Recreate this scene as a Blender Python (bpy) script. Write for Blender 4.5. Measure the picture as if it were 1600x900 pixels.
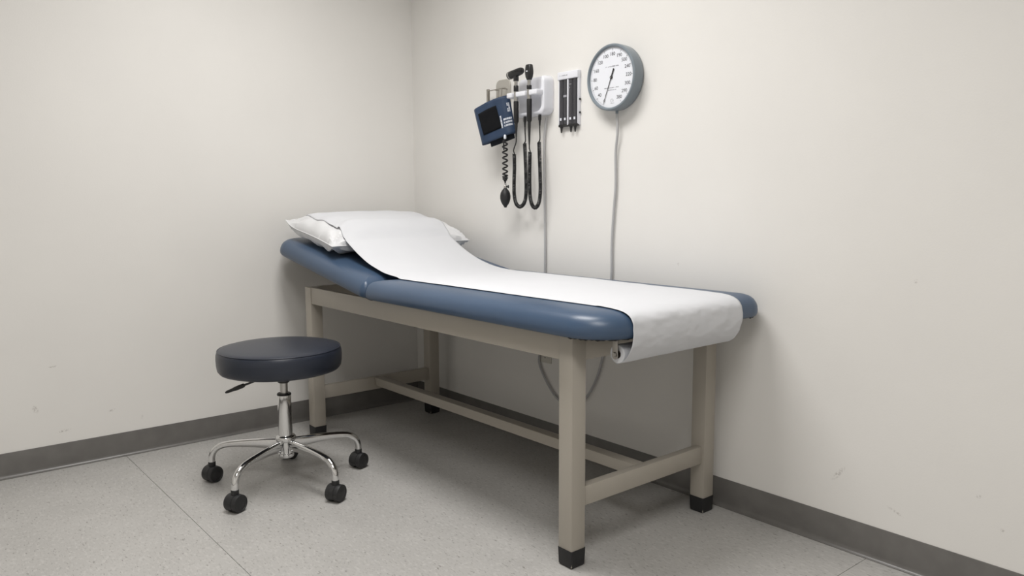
import bpy, bmesh, math, random
from mathutils import Vector, Matrix, noise
from mathutils.bvhtree import BVHTree
random.seed(7)
for o in list(bpy.data.objects): bpy.data.objects.remove(o, do_unlink=True)
scene = bpy.context.scene
C = scene.collection
PI = math.pi

# ------------------------------------------------------------------ camera
CAM = Vector((3.5392, -2.2580, 1.0811))
FW = Vector((-0.76592, 0.63277, -0.11390)); RT = Vector((0.63728, 0.77062, -0.00426)); UP = Vector((-0.08508, 0.07585, 0.99348))
FPX = 1220.5
cam = bpy.data.cameras.new('camera'); camo = bpy.data.objects.new('camera', cam); C.objects.link(camo)
cam.sensor_width = 36; cam.lens = FPX * 36 / 1600; cam.clip_start = 0.05
camo.matrix_world = Matrix(((RT.x, UP.x, -FW.x, CAM.x), (RT.y, UP.y, -FW.y, CAM.y), (RT.z, UP.z, -FW.z, CAM.z), (0, 0, 0, 1)))
scene.camera = camo
# ------------------------------------------------------------------ world, exposure, ceiling lamps
w = bpy.data.worlds.new('world'); scene.world = w; w.use_nodes = True
w.node_tree.nodes['Background'].inputs[0].default_value = (0.8, 0.8, 0.8, 1)
w.node_tree.nodes['Background'].inputs[1].default_value = 0.05
vs = scene.view_settings
vs.view_transform = 'Standard'; vs.look = 'None'; vs.gamma = 1; vs.use_curve_mapping = False
vs.exposure = 0.0
LAMPS = [(1.40, -1.13, 1.2, 0.6), (3.20, -2.05, 1.2, 0.6)]     # recessed ceiling lights: x, y, size x, size y
LAMP_W = 28.0            # watts per lamp
LAMP_SPREAD = 151        # louvre cut-off, degrees
LAMP_E = 1.2
LAMP_COL = (1.0, 0.980, 0.960)
ROOM_X, ROOM_Y, CEIL = 4.7, -3.5, 2.70


for lx, ly, sx, sy in LAMPS:
    ld = bpy.data.lights.new('ceiling_lamp', 'AREA'); ld.shape = 'RECTANGLE'; ld.size = sx - 0.04; ld.size_y = sy - 0.04; ld.energy = LAMP_W; ld.color = LAMP_COL; ld.spread = math.radians(LAMP_SPREAD)
    lo = bpy.data.objects.new('ceiling_lamp', ld); C.objects.link(lo); lo.location = (lx, ly, CEIL - 0.034)

def ray(px, py): return FW + RT * ((px - 800) / FPX) - UP * ((py - 450) / FPX)
def on_y(px, py, y):
    d = ray(px, py); return CAM + d * ((y - CAM.y) / d.y)
def on_z(px, py, z):
    d = ray(px, py); return CAM + d * ((z - CAM.z) / d.z)

# ------------------------------------------------------------------ materials
def mat(name, col, rough=0.5, metal=0.0, var=0.0, vscale=8.0, bump=0.0, bscale=60.0, coat=0.0, spec=0.5, stretch=None, sheen=0.0, trans=0.0, emit=None):
    m = bpy.data.materials.new(name); m.use_nodes = True
    nt = m.node_tree; b = nt.nodes['Principled BSDF']
    b.inputs['Base Color'].default_value = (*col, 1); b.inputs['Roughness'].default_value = rough
    b.inputs['Metallic'].default_value = metal; b.inputs['Coat Weight'].default_value = coat; b.inputs['Coat Roughness'].default_value = 0.15
    b.inputs['Specular IOR Level'].default_value = spec; b.inputs['Sheen Weight'].default_value = sheen
    b.inputs['Transmission Weight'].default_value = trans
    tc = nt.nodes.new('ShaderNodeTexCoord'); src = tc.outputs['Object']
    if stretch:
        mp = nt.nodes.new('ShaderNodeMapping'); mp.inputs['Scale'].default_value = stretch
        nt.links.new(src, mp.inputs['Vector']); src = mp.outputs['Vector']
    if var:
        n = nt.nodes.new('ShaderNodeTexNoise'); n.inputs['Scale'].default_value = vscale; n.inputs['Detail'].default_value = 4
        nt.links.new(src, n.inputs['Vector'])
        r = nt.nodes.new('ShaderNodeMapRange'); r.inputs[1].default_value = 0.3; r.inputs[2].default_value = 0.7
        r.inputs[3].default_value = 1 - var; r.inputs[4].default_value = 1 + var
        nt.links.new(n.outputs['Fac'], r.inputs[0])
        mx = nt.nodes.new('ShaderNodeVectorMath'); mx.operation = 'SCALE'; mx.inputs[0].default_value = col
        nt.links.new(r.outputs[0], mx.inputs['Scale']); nt.links.new(mx.outputs[0], b.inputs['Base Color'])
    if bump:
        n2 = nt.nodes.new('ShaderNodeTexNoise'); n2.inputs['Scale'].default_value = bscale; n2.inputs['Detail'].default_value = 3
        nt.links.new(src, n2.inputs['Vector'])
        bp = nt.nodes.new('ShaderNodeBump'); bp.inputs['Strength'].default_value = bump; bp.inputs['Distance'].default_value = 0.002
        nt.links.new(n2.outputs['Fac'], bp.inputs['Height']); nt.links.new(bp.outputs['Normal'], b.inputs['Normal'])
    if emit:
        b.inputs['Emission Color'].default_value = (*emit[0], 1); b.inputs['Emission Strength'].default_value = emit[1]
    return m

def wall_material(name, scuffs):
    """cream eggshell paint with a roller texture and a few scuff marks; scuffs: (x, y, z, half length, half width, slope) in object space"""
    m = mat(name, (0.80, 0.784, 0.753), 0.55, var=0.015, vscale=2.5, bump=0.10, bscale=180, spec=0.35)
    nt = m.node_tree; b = nt.nodes['Principled BSDF']
    src = b.inputs['Base Color'].links[0].from_socket
    tc = nt.nodes.new('ShaderNodeTexCoord')
    nz = nt.nodes.new('ShaderNodeTexNoise'); nz.inputs['Scale'].default_value = 140
    nt.links.new(tc.outputs['Object'], nz.inputs['Vector'])
    total = None
    for (x, y, z, l, wd, ang) in scuffs:
        mp = nt.nodes.new('ShaderNodeMapping'); mp.vector_type = 'TEXTURE'
        mp.inputs['Location'].default_value = (x, y, z)
        if name == 'wall_paint_right': mp.inputs['Rotation'].default_value = (0, ang, 0); mp.inputs['Scale'].default_value = (l, 1, wd)
        else: mp.inputs['Rotation'].default_value = (ang, 0, 0); mp.inputs['Scale'].default_value = (1, l, wd)
        nt.links.new(tc.outputs['Object'], mp.inputs['Vector'])
        ln = nt.nodes.new('ShaderNodeVectorMath'); ln.operation = 'LENGTH'; nt.links.new(mp.outputs['Vector'], ln.inputs[0])
        r = nt.nodes.new('ShaderNodeMapRange'); r.inputs[1].default_value = 0.3; r.inputs[2].default_value = 1.0; r.inputs[3].default_value = 1; r.inputs[4].default_value = 0
        nt.links.new(ln.outputs['Value'], r.inputs[0])
        if total is None: total = r.outputs[0]
        else:
            a = nt.nodes.new('ShaderNodeMath'); a.operation = 'MAXIMUM'; nt.links.new(total, a.inputs[0]); nt.links.new(r.outputs[0], a.inputs[1]); total = a.outputs[0]
    if total is not None:
        nr = nt.nodes.new('ShaderNodeMapRange'); nr.inputs[1].default_value = 0.42; nr.inputs[2].default_value = 0.62; nr.inputs[4].default_value = 0.55
        nt.links.new(nz.outputs['Fac'], nr.inputs[0])
        mu = nt.nodes.new('ShaderNodeMath'); mu.operation = 'MULTIPLY'; nt.links.new(total, mu.inputs[0]); nt.links.new(nr.outputs[0], mu.inputs[1])
        mx = nt.nodes.new('ShaderNodeMix'); mx.data_type = 'RGBA'
        nt.links.new(mu.outputs[0], mx.inputs[0]); nt.links.new(src, mx.inputs[6]); mx.inputs[7].default_value = (0.30, 0.27, 0.24, 1)
        nt.links.new(mx.outputs[2], b.inputs['Base Color'])
    return m

def floor_material():
    m = bpy.data.materials.new('speckled_vinyl'); m.use_nodes = True
    nt = m.node_tree; b = nt.nodes['Principled BSDF']; L = nt.links.new
    tc = nt.nodes.new('ShaderNodeTexCoord')
    def nz(scale, stretch, rot, detail=3):
        mp = nt.nodes.new('ShaderNodeMapping'); mp.inputs['Scale'].default_value = stretch; mp.inputs['Rotation'].default_value = (0, 0, rot)
        L(tc.outputs['Object'], mp.inputs['Vector'])
        n = nt.nodes.new('ShaderNodeTexNoise'); n.inputs['Scale'].default_value = scale; n.inputs['Detail'].default_value = detail
        L(mp.outputs['Vector'], n.inputs['Vector']); return n.outputs['Fac']
    def ramp(s, a, b_, lo, hi):
        r = nt.nodes.new('ShaderNodeMapRange'); r.inputs[1].default_value = a; r.inputs[2].default_value = b_; r.inputs[3].default_value = lo; r.inputs[4].default_value = hi
        L(s, r.inputs[0]); return r.outputs[0]
    def mix(fac, A, B):
        x = nt.nodes.new('ShaderNodeMix'); x.data_type = 'RGBA'; L(fac, x.inputs[0])
        if isinstance(A, tuple): x.inputs[6].default_value = (*A, 1)
        else: L(A, x.inputs[6])
        x.inputs[7].default_value = (*B, 1); return x.outputs[2]
    c = mix(ramp(nz(5, (1, 1, 1), 0), 0.3, 0.7, 0, 1), (0.425, 0.416, 0.399), (0.465, 0.455, 0.437))
    c = mix(ramp(nz(42, (1, 2.2, 1), 0.9), 0.54, 0.64, 0, 0.6), c, (0.53, 0.52, 0.50))
    c = mix(ramp(nz(60, (1, 2.6, 1), 0.4), 0.56, 0.66, 0, 0.5), c, (0.33, 0.32, 0.305))
    c = mix(ramp(nz(48, (1, 2.8, 1), 1.2, 2), 0.64, 0.70, 0, 0.75), c, (0.22, 0.21, 0.20))
    c = mix(ramp(nz(34, (1, 3.2, 1), 0.2, 2), 0.68, 0.73, 0, 0.8), c, (0.20, 0.185, 0.17))
    L(c, b.inputs['Base Color'])
    L(ramp(nz(12, (1, 1, 1), 0.3), 0.3, 0.7, 0.30, 0.42), b.inputs['Roughness'])
    b.inputs['Specular IOR Level'].default_value = 0.4
    return m

M = {}
M['floor'] = floor_material()
M['sub'] = mat('floor_seam_dark', (0.10, 0.095, 0.09), 0.8, var=0.1)
M['ceil'] = mat('ceiling_tile_white', (0.78, 0.77, 0.74), 0.8, var=0.02, bump=0.2, bscale=120)
M['base'] = mat('grey_vinyl_cove', (0.140, 0.134, 0.126), 0.30, var=0.10, vscale=14, bump=0.04, bscale=40, spec=0.45)
M['frame'] = mat('taupe_paint', (0.40, 0.368, 0.318), 0.42, var=0.03, vscale=6, stretch=(1, 1, 0.15), bump=0.03, bscale=120)
M['cap'] = mat('black_rubber', (0.012, 0.012, 0.013), 0.55, var=0.15, vscale=30, bump=0.05)
M['pad'] = mat('blue_vinyl', (0.047, 0.083, 0.145), 0.36, var=0.05, vscale=5, bump=0.05, bscale=300, spec=0.55)
M['navy'] = mat('navy_vinyl', (0.016, 0.021, 0.035), 0.36, var=0.08, vscale=9, bump=0.05, bscale=260, spec=0.55)
M['board'] = mat('dark_ply', (0.06, 0.045, 0.035), 0.7, var=0.2, vscale=20, stretch=(1, 6, 1))
M['paper'] = mat('white_crepe_paper', (0.655, 0.665, 0.69), 0.75, var=0.01, bump=0.16, bscale=70, spec=0.2)
M['cotton'] = mat('white_cotton', (0.72, 0.725, 0.735), 0.8, var=0.01, bump=0.15, bscale=25, spec=0.2, sheen=0.1)
M['chrome'] = mat('chrome', (0.72, 0.72, 0.72), 0.08, 1.0, var=0.03)
M['steel'] = mat('brushed_steel', (0.55, 0.54, 0.52), 0.28, 1.0, var=0.06, vscale=30)
M['nickel'] = mat('dull_nickel', (0.42, 0.40, 0.37), 0.4, 1.0, var=0.08, vscale=30)
M['black'] = mat('black_plastic', (0.014, 0.014, 0.015), 0.38, var=0.1, vscale=20)
M['wheel'] = mat('black_nylon', (0.016, 0.016, 0.017), 0.5, var=0.1, vscale=30)
M['white'] = mat('white_abs', (0.80, 0.81, 0.86), 0.32, var=0.01)
M['gaugegrey'] = mat('blue_grey_enamel', (0.20, 0.235, 0.265), 0.3, var=0.03, spec=0.55)
M['dial'] = mat('dial_white', (0.80, 0.82, 0.87), 0.45, var=0.005)
M['ink'] = mat('dial_ink', (0.09, 0.09, 0.10), 0.6, var=0.05)
M['faint'] = mat('faint_ink', (0.33, 0.33, 0.36), 0.6, var=0.05)
M['tube'] = mat('grey_tubing', (0.45, 0.45, 0.455), 0.4, var=0.03)
M['tubepale'] = mat('pale_grey_tubing', (0.50, 0.50, 0.51), 0.35, var=0.03)
M['cuff'] = mat('blue_nylon', (0.016, 0.038, 0.085), 0.6, var=0.10, vscale=25, bump=0.25, bscale=40, sheen=0.1)
M['cuffin'] = mat('dark_navy_lining', (0.006, 0.009, 0.016), 0.75, var=0.1)
M['velcro'] = mat('black_loop_patch', (0.006, 0.0065, 0.008), 0.9, var=0.15, vscale=80, bump=0.3, bscale=400, spec=0.2)
M['print'] = mat('white_print', (0.75, 0.78, 0.84), 0.6, var=0.02)
M['holder'] = mat('grey_beige_plate', (0.43, 0.41, 0.37), 0.4, var=0.03)
M['smoke'] = mat('smoked_plastic', (0.040, 0.040, 0.046), 0.22, var=0.08, vscale=15)
M['outlet'] = mat('ivory_plate', (0.60, 0.58, 0.52), 0.4, var=0.02)
M['diff'] = mat('lit_diffuser', (0.9, 0.9, 0.9), 0.6, emit=(LAMP_COL, LAMP_E))

# ------------------------------------------------------------------ mesh helpers
def obj(name, bm, m, parent=None, smooth=True, loc=None):
    me = bpy.data.meshes.new(name)
    bmesh.ops.recalc_face_normals(bm, faces=bm.faces[:])
    bm.to_mesh(me); bm.free()
    if m is not None: me.materials.append(m if not isinstance(m, str) else M[m])
    if smooth:
        for p in me.polygons: p.use_smooth = True
        try: me.set_sharp_from_angle(angle=math.radians(38))
        except Exception: pass
    o = bpy.data.objects.new(name, me); C.objects.link(o)
    if parent: o.parent = parent
    if loc is not None: o.location = loc
    return o
def tag(o, label=None, cat=None, group=None, kind=None):
    if label: o['label'] = label
    if cat: o['category'] = cat
    if group: o['group'] = group
    if kind: o['kind'] = kind
    return o
def thing(name, label, cat, loc=(0, 0, 0), rz=0, group=None):
    o = bpy.data.objects.new(name, None); C.objects.link(o); o.location = loc; o.rotation_euler.z = rz; o.empty_display_size = 0.1
    return tag(o, label, cat, group)
def struct(name, bm, m, smooth=False):
    return tag(obj(name, bm, m, smooth=smooth), kind='structure')
def BM(): return bmesh.new()

def box(bm, x0, x1, y0, y1, z0, z1, bev=0.0, seg=2):
    t = bmesh.new(); bmesh.ops.create_cube(t, size=1)
    for v in t.verts: v.co = Vector(((x0 + x1) / 2 + v.co.x * (x1 - x0), (y0 + y1) / 2 + v.co.y * (y1 - y0), (z0 + z1) / 2 + v.co.z * (z1 - z0)))
    if bev: bmesh.ops.bevel(t, geom=t.edges[:] + t.verts[:], offset=bev, segments=seg, affect='EDGES', profile=0.5, clamp_overlap=True)
    merge(bm, t); return bm
def merge(bm, t, mtx=None):
    mp = {}
    for v in t.verts: mp[v] = bm.verts.new(mtx @ v.co if mtx else v.co)
    for f in t.faces:
        try: bm.faces.new([mp[v] for v in f.verts])
        except ValueError: pass
    t.free(); return bm
def loops_mesh(bm, loops, closed=True, cap0=False, cap1=False):
    rows = [[bm.verts.new(p) for p in l] for l in loops]
    n = len(rows[0])
    for a, b in zip(rows, rows[1:]):
        for i in range(n if closed else n - 1):
            j = (i + 1) % n
            bm.faces.new((a[i], a[j], b[j], b[i]))
    if cap0: bm.faces.new(rows[0][::-1])
    if cap1: bm.faces.new(rows[-1])
    return rows
def lathe(bm, prof, seg=32, mtx=None, cap=True):
    """prof: (radius, height) around local z"""
    loops = []
    for r, h in prof:
        l = [Vector((max(r, 1e-5) * math.cos(2 * PI * i / seg), max(r, 1e-5) * math.sin(2 * PI * i / seg), h)) for i in range(seg)]
        loops.append([mtx @ p for p in l] if mtx else l)
    loops_mesh(bm, loops, True, cap, cap); return bm
def frames(pts):
    T = []
    for i in range(len(pts)):
        a = pts[max(i - 1, 0)]; b = pts[min(i + 1, len(pts) - 1)]
        t = (b - a); T.append(t.normalized() if t.length > 1e-9 else Vector((0, 0, 1)))
    n = T[0].orthogonal().normalized(); out = []
    for t in T:
        n = (n - t * n.dot(t))
        n = n.normalized() if n.length > 1e-6 else t.orthogonal().normalized()
        out.append((t, n, t.cross(n)))
    return out
def tube(bm, pts, r, seg=10, cap=True):
    pts = [Vector(p) for p in pts]; fr = frames(pts); loops = []
    for i, (p, (t, n, b)) in enumerate(zip(pts, fr)):
        rr = r[i] if isinstance(r, (list, tuple)) else r
        loops.append([p + n * (rr * math.cos(2 * PI * k / seg)) + b * (rr * math.sin(2 * PI * k / seg)) for k in range(seg)])
    loops_mesh(bm, loops, True, cap, cap); return bm
def spline(ctrl, n=12):
    """Catmull-Rom through control points"""
    P = [Vector(p) for p in ctrl]; P = [P[0] * 2 - P[1]] + P + [P[-1] * 2 - P[-2]]
    out = []
    for i in range(1, len(P) - 2):
        for k in range(n):
            t = k / n; a, b, c, d = P[i - 1], P[i], P[i + 1], P[i + 2]
            out.append(0.5 * ((2 * b) + (c - a) * t + (2 * a - 5 * b + 4 * c - d) * t * t + (3 * b - a - 3 * c + d) * t ** 3))
    out.append(P[-2].copy()); return out
def resample(pts, step):
    out = [pts[0].copy()]; acc = 0.0
    for a, b in zip(pts, pts[1:]):
        d = (b - a).length; pos = step - acc
        while pos <= d:
            out.append(a.lerp(b, pos / d)); pos += step
        acc = (acc + d) % step
    return out
def coil(bm, path, R, r, pitch, per=12, seg=5, pitchf=None):
    """helical cord wound round a path"""
    step = pitch / per; pts = resample(path, step); fr = frames(pts); hel = []
    for i, (p, (t, n, b)) in enumerate(zip(pts, fr)):
        a = 2 * PI * i / per
        hel.append(p + n * (R * math.cos(a)) + b * (R * math.sin(a)))
    tube(bm, hel, r, seg); return bm
def rrect(x0, x1, y0, y1, radii, inset=0.0, seg=8):
    """rounded rectangle loop; radii for corners (x1,y1),(x0,y1),(x0,y0),(x1,y0)"""
    cs = [(x1, y1, 0), (x0, y1, 90), (x0, y0, 180), (x1, y0, 270)]; out = []
    for (cx, cy, a0), r in zip(cs, radii):
        sx = 1 if cx == x1 else -1; sy = 1 if cy == y1 else -1
        rr = max(r - inset, 0.002)
        ccx = cx - sx * (inset + rr); ccy = cy - sy * (inset + rr)
        for k in range(seg + 1):
            a = math.radians(a0 + 90 * k / seg); out.append((ccx + rr * math.cos(a), ccy + rr * math.sin(a)))
    return out
def cushion(bm, x0, x1, y0, y1, radii, prof, crown=0.0):
    loops = [[Vector((x, y, z)) for x, y in rrect(x0, x1, y0, y1, radii, ins)] for ins, z in prof]
    cx, cy = (x0 + x1) / 2, (y0 + y1) / 2
    last = loops[-1]
    for s in (0.85, 0.6, 0.3, 0.02):
        loops.append([Vector((cx + (p.x - cx) * s, cy + (p.y - cy) * s, p.z + crown * (1 - s * s))) for p in last])
    loops_mesh(bm, loops, True, True, True); return bm
def prism(bm, poly, axis_pts):
    """extrude a 3d polygon by a vector"""
    v = Vector(axis_pts); a = [bm.verts.new(p) for p in poly]; b = [bm.verts.new(Vector(p) + v) for p in poly]
    bm.faces.new(a[::-1]); bm.faces.new(b); n = len(a)
    for i in range(n): bm.faces.new((a[i], a[(i + 1) % n], b[(i + 1) % n], b[i]))
    return bm
def text_bm(s, size, mtx, extrude=0.0004):
    cu = bpy.data.curves.new('t', 'FONT'); cu.body = s; cu.size = size; cu.align_x = 'CENTER'; cu.align_y = 'CENTER'; cu.extrude = extrude; cu.resolution_u = 3
    o = bpy.data.objects.new('t', cu); C.objects.link(o)
    dg = bpy.context.evaluated_depsgraph_get(); me = bpy.data.meshes.new_from_object(o.evaluated_get(dg))
    bm = bmesh.new(); bm.from_mesh(me); bm.transform(mtx)
    bpy.data.objects.remove(o); bpy.data.curves.remove(cu); bpy.data.meshes.remove(me)
    return bm
def smear(bm, origin, ex, ez, nrm, x0, x1, z, h, step=0.004):
    """a row of small unreadable print strokes on a plane (origin, ex right, ez up)"""
    x = x0
    while x < x1:
        wdt = random.uniform(0.45, 0.8) * step; hh = h * random.choice((0.7, 1.0, 1.0)); 
        if random.random() < 0.12: x += step; continue
        q = [origin + ex * a + ez * b for a, b in ((x, z), (x + wdt, z), (x + wdt, z + hh), (x, z + hh))]
        prism(bm, q, nrm * 0.0004); x += step
    return bm

# ------------------------------------------------------------------ the room
bm = BM(); box(bm, -0.1, ROOM_X + 0.1, ROOM_Y - 0.1, 0.1, -0.12, -0.004)
floor = struct('floor', bm, 'sub')
SX, SY, G = 2.487, -1.474, 0.0008
for (a, b) in ((0.0, SX), (SX, ROOM_X)):
    for (c, d) in ((ROOM_Y, SY), (SY, 0.0)):
        bm = BM(); box(bm, a + (G if a > 0 else 0), b - (G if b < ROOM_X else 0), c + (G if c > ROOM_Y else 0), d - (G if d < 0 else 0), -0.004, 0.0)
        obj('vinyl_sheet', bm, 'floor', floor, smooth=False)
bm = BM(); box(bm, -0.1, ROOM_X + 0.1, ROOM_Y - 0.1, 0.1, CEIL, CEIL + 0.1); struct('ceiling', bm, 'ceil')
def wr(px, py, l, wd, ang): p = on_y(px, py, 0); return (p.x, 0, p.z, l, wd, ang)
def wl(px, py, l, wd, ang):
    d = ray(px, py); p = CAM + d * (-CAM.x / d.x); return (0, p.y, p.z, l, wd, ang)
scR = [wr(1310, 740, 0.035, 0.009, -0.9), wr(1398, 799, 0.03, 0.005, 0.35), wr(1432, 440, 0.008, 0.008, 0), wr(1530, 776, 0.009, 0.006, -0.3), wr(1060, 413, 0.006, 0.006, 0), wr(1566, 829, 0.007, 0.005, 0)]
scL = [wl(55, 640, 0.012, 0.02, 0.4), wl(100, 673, 0.03, 0.006, 0.1), wl(175, 641, 0.016, 0.007, 0.2), wl(222, 651, 0.006, 0.01, 0), wl(82, 573, 0.02, 0.004, 0.1)]
bm = BM(); box(bm, -0.1, 0, ROOM_Y, 0, -0.004, CEIL); struct('wall_left', bm, wall_material('wall_paint_left', scL))
bm = BM(); box(bm, -0.1, ROOM_X + 0.1, 0, 0.1, -0.004, CEIL); struct('wall_right', bm, wall_material('wall_paint_right', scR))
plain = wall_material('wall_paint_plain', [])
bm = BM(); box(bm, ROOM_X, ROOM_X + 0.1, ROOM_Y, 0, -0.004, CEIL); struct('wall_back', bm, plain)
bm = BM(); box(bm, -0.1, ROOM_X + 0.1, ROOM_Y - 0.1, ROOM_Y, -0.004, CEIL); struct('wall_front', bm, plain)
# cove baseboards: profile (distance from wall, height)
COVE = [(0.0, 0.1016), (0.0022, 0.1016), (0.0032, 0.1000), (0.0032, 0.018), (0.0040, 0.0130), (0.0065, 0.0080), (0.0100, 0.0045), (0.0130, 0.0026), (0.0140, 0.0018), (0.0140, 0.0002), (0.0, 0.0002)]
def cove(name, f, ends):
    bm = BM(); loops_mesh(bm, [[Vector(f(s, d, h)) for d, h in COVE] for s in ends], True, True, True); return struct(name, bm, 'base', smooth=True)
cove('baseboard_left', lambda s, d, h: (d, s, h), (ROOM_Y, 0))
cove('baseboard_right', lambda s, d, h: (s, -d, h), (0, ROOM_X))
cove('baseboard_back', lambda s, d, h: (ROOM_X - d, s, h), (ROOM_Y, 0))
cove('baseboard_front', lambda s, d, h: (s, ROOM_Y + d, h), (0, ROOM_X))
# recessed ceiling lights
for i, (lx, ly, sx, sy) in enumerate(LAMPS):
    t = thing('ceiling_light', 'recessed rectangular ceiling light above the ' + ('head of the examination table' if i == 0 else 'foot of the examination table'), 'light', (lx, ly, CEIL - 0.03), 0, 'ceiling lights')
    bm = BM()
    for (a, b, c, d) in ((-sx / 2 - .02, -sx / 2, -sy / 2 - .02, sy / 2 + .02), (sx / 2, sx / 2 + .02, -sy / 2 - .02, sy / 2 + .02), (-sx / 2, sx / 2, -sy / 2 - .02, -sy / 2), (-sx / 2, sx / 2, sy / 2, sy / 2 + .02)):
        box(bm, a, b, c, d, 0, 0.03)
    obj('frame', bm, 'white', t, smooth=False)
    bm = BM(); box(bm, -sx / 2, sx / 2, -sy / 2, sy / 2, 0.008, 0.014); obj('diffuser', bm, 'diff', t, smooth=False)

# ------------------------------------------------------------------ examination table (local frame: X along the wall, Y to the wall)
BX, BY, PHI = 0.2524, -0.0692, 0.0075
table = thing('examination_table', 'taupe framed examination table with blue padded top and raised headrest', 'table', (BX, BY, 0), PHI)
LEN, WID, S = 1.7133, 0.6853, 0.0557
ZR0, ZR1 = 0.618, 0.6915
CAPH = 0.0546
for lx in (0, LEN - S):
    for ly in (-WID, -S):
        bm = BM(); box(bm, lx, lx + S, ly, ly + S, 0.004, ZR1 - 0.001, 0.0025)
        leg = obj('leg', bm, 'frame', table)
        bm = BM(); e = 0.0018
        loops = []
        for ins, z in ((0.006, 0.0), (0.0025, 0.001), (-0.0002, 0.006), (-e, CAPH - 0.002), (-e, CAPH), (0.0008, CAPH)):
            loops.append([Vector((x, y, z)) for x, y in rrect(lx + ins, lx + S - ins, ly + ins, ly + S - ins, (0.004,) * 4, 0, 3)])
        loops_mesh(bm, loops, True, True, False); obj('rubber_cap', bm, 'cap', leg)
for ly in (-WID + 0.0030, -0.0240):
    bm = BM(); box(bm, S + 0.0010, LEN - S - 0.0010, ly, ly + 0.021, ZR0, ZR1, 0.0018); obj('side_rail', bm, 'frame', table)
for lx in (0.003, LEN - 0.024):
    bm = BM(); box(bm, lx, lx + 0.021, -WID + S + 0.0004, -S - 0.0004, ZR0, ZR1, 0.0018); obj('end_rail', bm, 'frame', table)
for lx, w_ in ((S / 2 - 0.012, 0.026), (LEN - S / 2 - 0.013, 0.030)):
    bm = BM(); box(bm, lx, lx + w_, -WID + S - 0.001, -S + 0.001, 0.176, 0.236, 0.0025); obj('end_stretcher', bm, 'frame', table)
bm = BM(); box(bm, S / 2 + 0.014, LEN - S / 2 - 0.013, -WID / 2 - 0.022, -WID / 2 + 0.022, 0.196, 0.2345, 0.0025); obj('centre_stretcher', bm, 'frame', table)
# pads
HX = 0.612                    # hinge line
PY0, PY1 = -WID - 0.050, 0.045
PX1 = 1.872
PROF = [(0.030, 0.0), (0.016, 0.0005), (0.006, 0.005), (0.001, 0.013), (0.0, 0.024), (0.0015, 0.036), (0.006, 0.048), (0.014, 0.059), (0.026, 0.0675), (0.042, 0.073), (0.065, 0.0765), (0.10, 0.0785)]
PZ = ZR1 + 0.004
bm = BM(); cushion(bm, HX + 0.003, PX1, PY0, PY1, (0.075, 0.03, 0.03, 0.14), [(i, z + PZ) for i, z in PROF], 0.004)
seat_pad = obj('seat_pad', bm, 'pad', table)
HEAD_A = math.radians(9.7); HEAD_L = 0.848
def head_pt(u, y, w_):        # u along the raised section from the hinge, w_ above its underside
    return Vector((HX - 0.003 - u * math.cos(HEAD_A) + w_ * math.sin(HEAD_A), y, PZ + u * math.sin(HEAD_A) + w_ * math.cos(HEAD_A)))
t = BM(); cushion(t, -HEAD_L, 0, PY0, PY1, (0.03, 0.11, 0.11, 0.03), PROF, 0.004)
for v in t.verts: v.co = head_pt(-v.co.x, v.co.y, v.co.z)
# press the two pads together at the hinge instead of letting them overlap
for v in t.verts:
    if v.co.x > HX + 0.001: v.co.x = HX + 0.001
head_pad = obj('head_pad', t, 'pad', table)
bm = BM()
loops = []
for w_ in (-0.012, -0.0005):
    loops.append([head_pt(-x, y, w_) for x, y in rrect(-HEAD_L + 0.03, -0.01, PY0 + 0.045, PY1 - 0.045, (0.01, 0.12, 0.12, 0.01))])
loops_mesh(bm, loops, True, True, True); obj('head_board', bm, 'board', table, smooth=False)
bm = BM(); loops = [[Vector((x, y, z)) for x, y in rrect(HX + 0.02, PX1 - 0.035, PY0 + 0.055, PY1 - 0.055, (0.10, 0.01, 0.01, 0.10))] for z in (ZR1 + 0.0003, PZ)]
loops_mesh(bm, loops, True, True, True); obj('seat_board', bm, 'board', table, smooth=False)
# gathered vinyl tucks under the rounded foot corners
for (ccx, ccy, a0) in ((PX1 - 0.14, PY0 + 0.14, 270), (PX1 - 0.075, PY1 - 0.075, 0)):
    bm = BM(); r = (0.140 if a0 else 0.075) - 0.016
    band = [Vector((ccx + r * math.cos(math.radians(a0 + 90 * k / 24)), ccy + r * math.sin(math.radians(a0 + 90 * k / 24)), PZ + 0.0025)) for k in range(25)]
    tube(bm, band, [0.0035 + 0.0022 * math.sin(k * 2.1) * math.sin(k * 0.9 + 1) for k in range(25)], 8); obj('gathered_tuck', bm, 'cap', table)
# hinge
for y in (PY0 + 0.10, PY1 - 0.10):
    bm = BM(); tube(bm, [(HX, y - 0.03, PZ - 0.002), (HX, y + 0.03, PZ - 0.002)], 0.005, 10); obj('hinge', bm, 'nickel', table)
# roll brackets and rod
RYN, RYF = -0.616, -0.100      # near and far end of the paper roll (local)
RX, RZ, RR = 1.820, 0.650, 0.0265
for y in (RYN - 0.010, RYF + 0.007):
    bm = BM(); box(bm, RX - 0.010, RX + 0.010, y, y + 0.003, RZ - 0.006, PZ - 0.001, 0.0008)
    lathe(bm, [(0.010, 0), (0.010, 0.003)], 16, Matrix.Translation((RX, y + 0.003, RZ - 0.004)) @ Matrix.Rotation(PI / 2, 4, 'X'))
    lathe(bm, [(0.006, 0), (0.007, 0.002), (0.006, 0.0055), (0.002, 0.0062)], 10, Matrix.Translation((RX, y + 0.0005, RZ)) @ Matrix.Rotation(PI / 2, 4, 'X'))
    box(bm, RX - 0.010, RX + 0.010, y, y + 0.022, PZ - 0.004, PZ - 0.001, 0.0006)
    obj('roll_bracket', bm, 'nickel', table)
bm = BM(); tube(bm, [(RX, RYN - 0.009, RZ), (RX, RYF + 0.008, RZ)], 0.004, 10); obj('roll_rod', bm, 'nickel', table)

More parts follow.
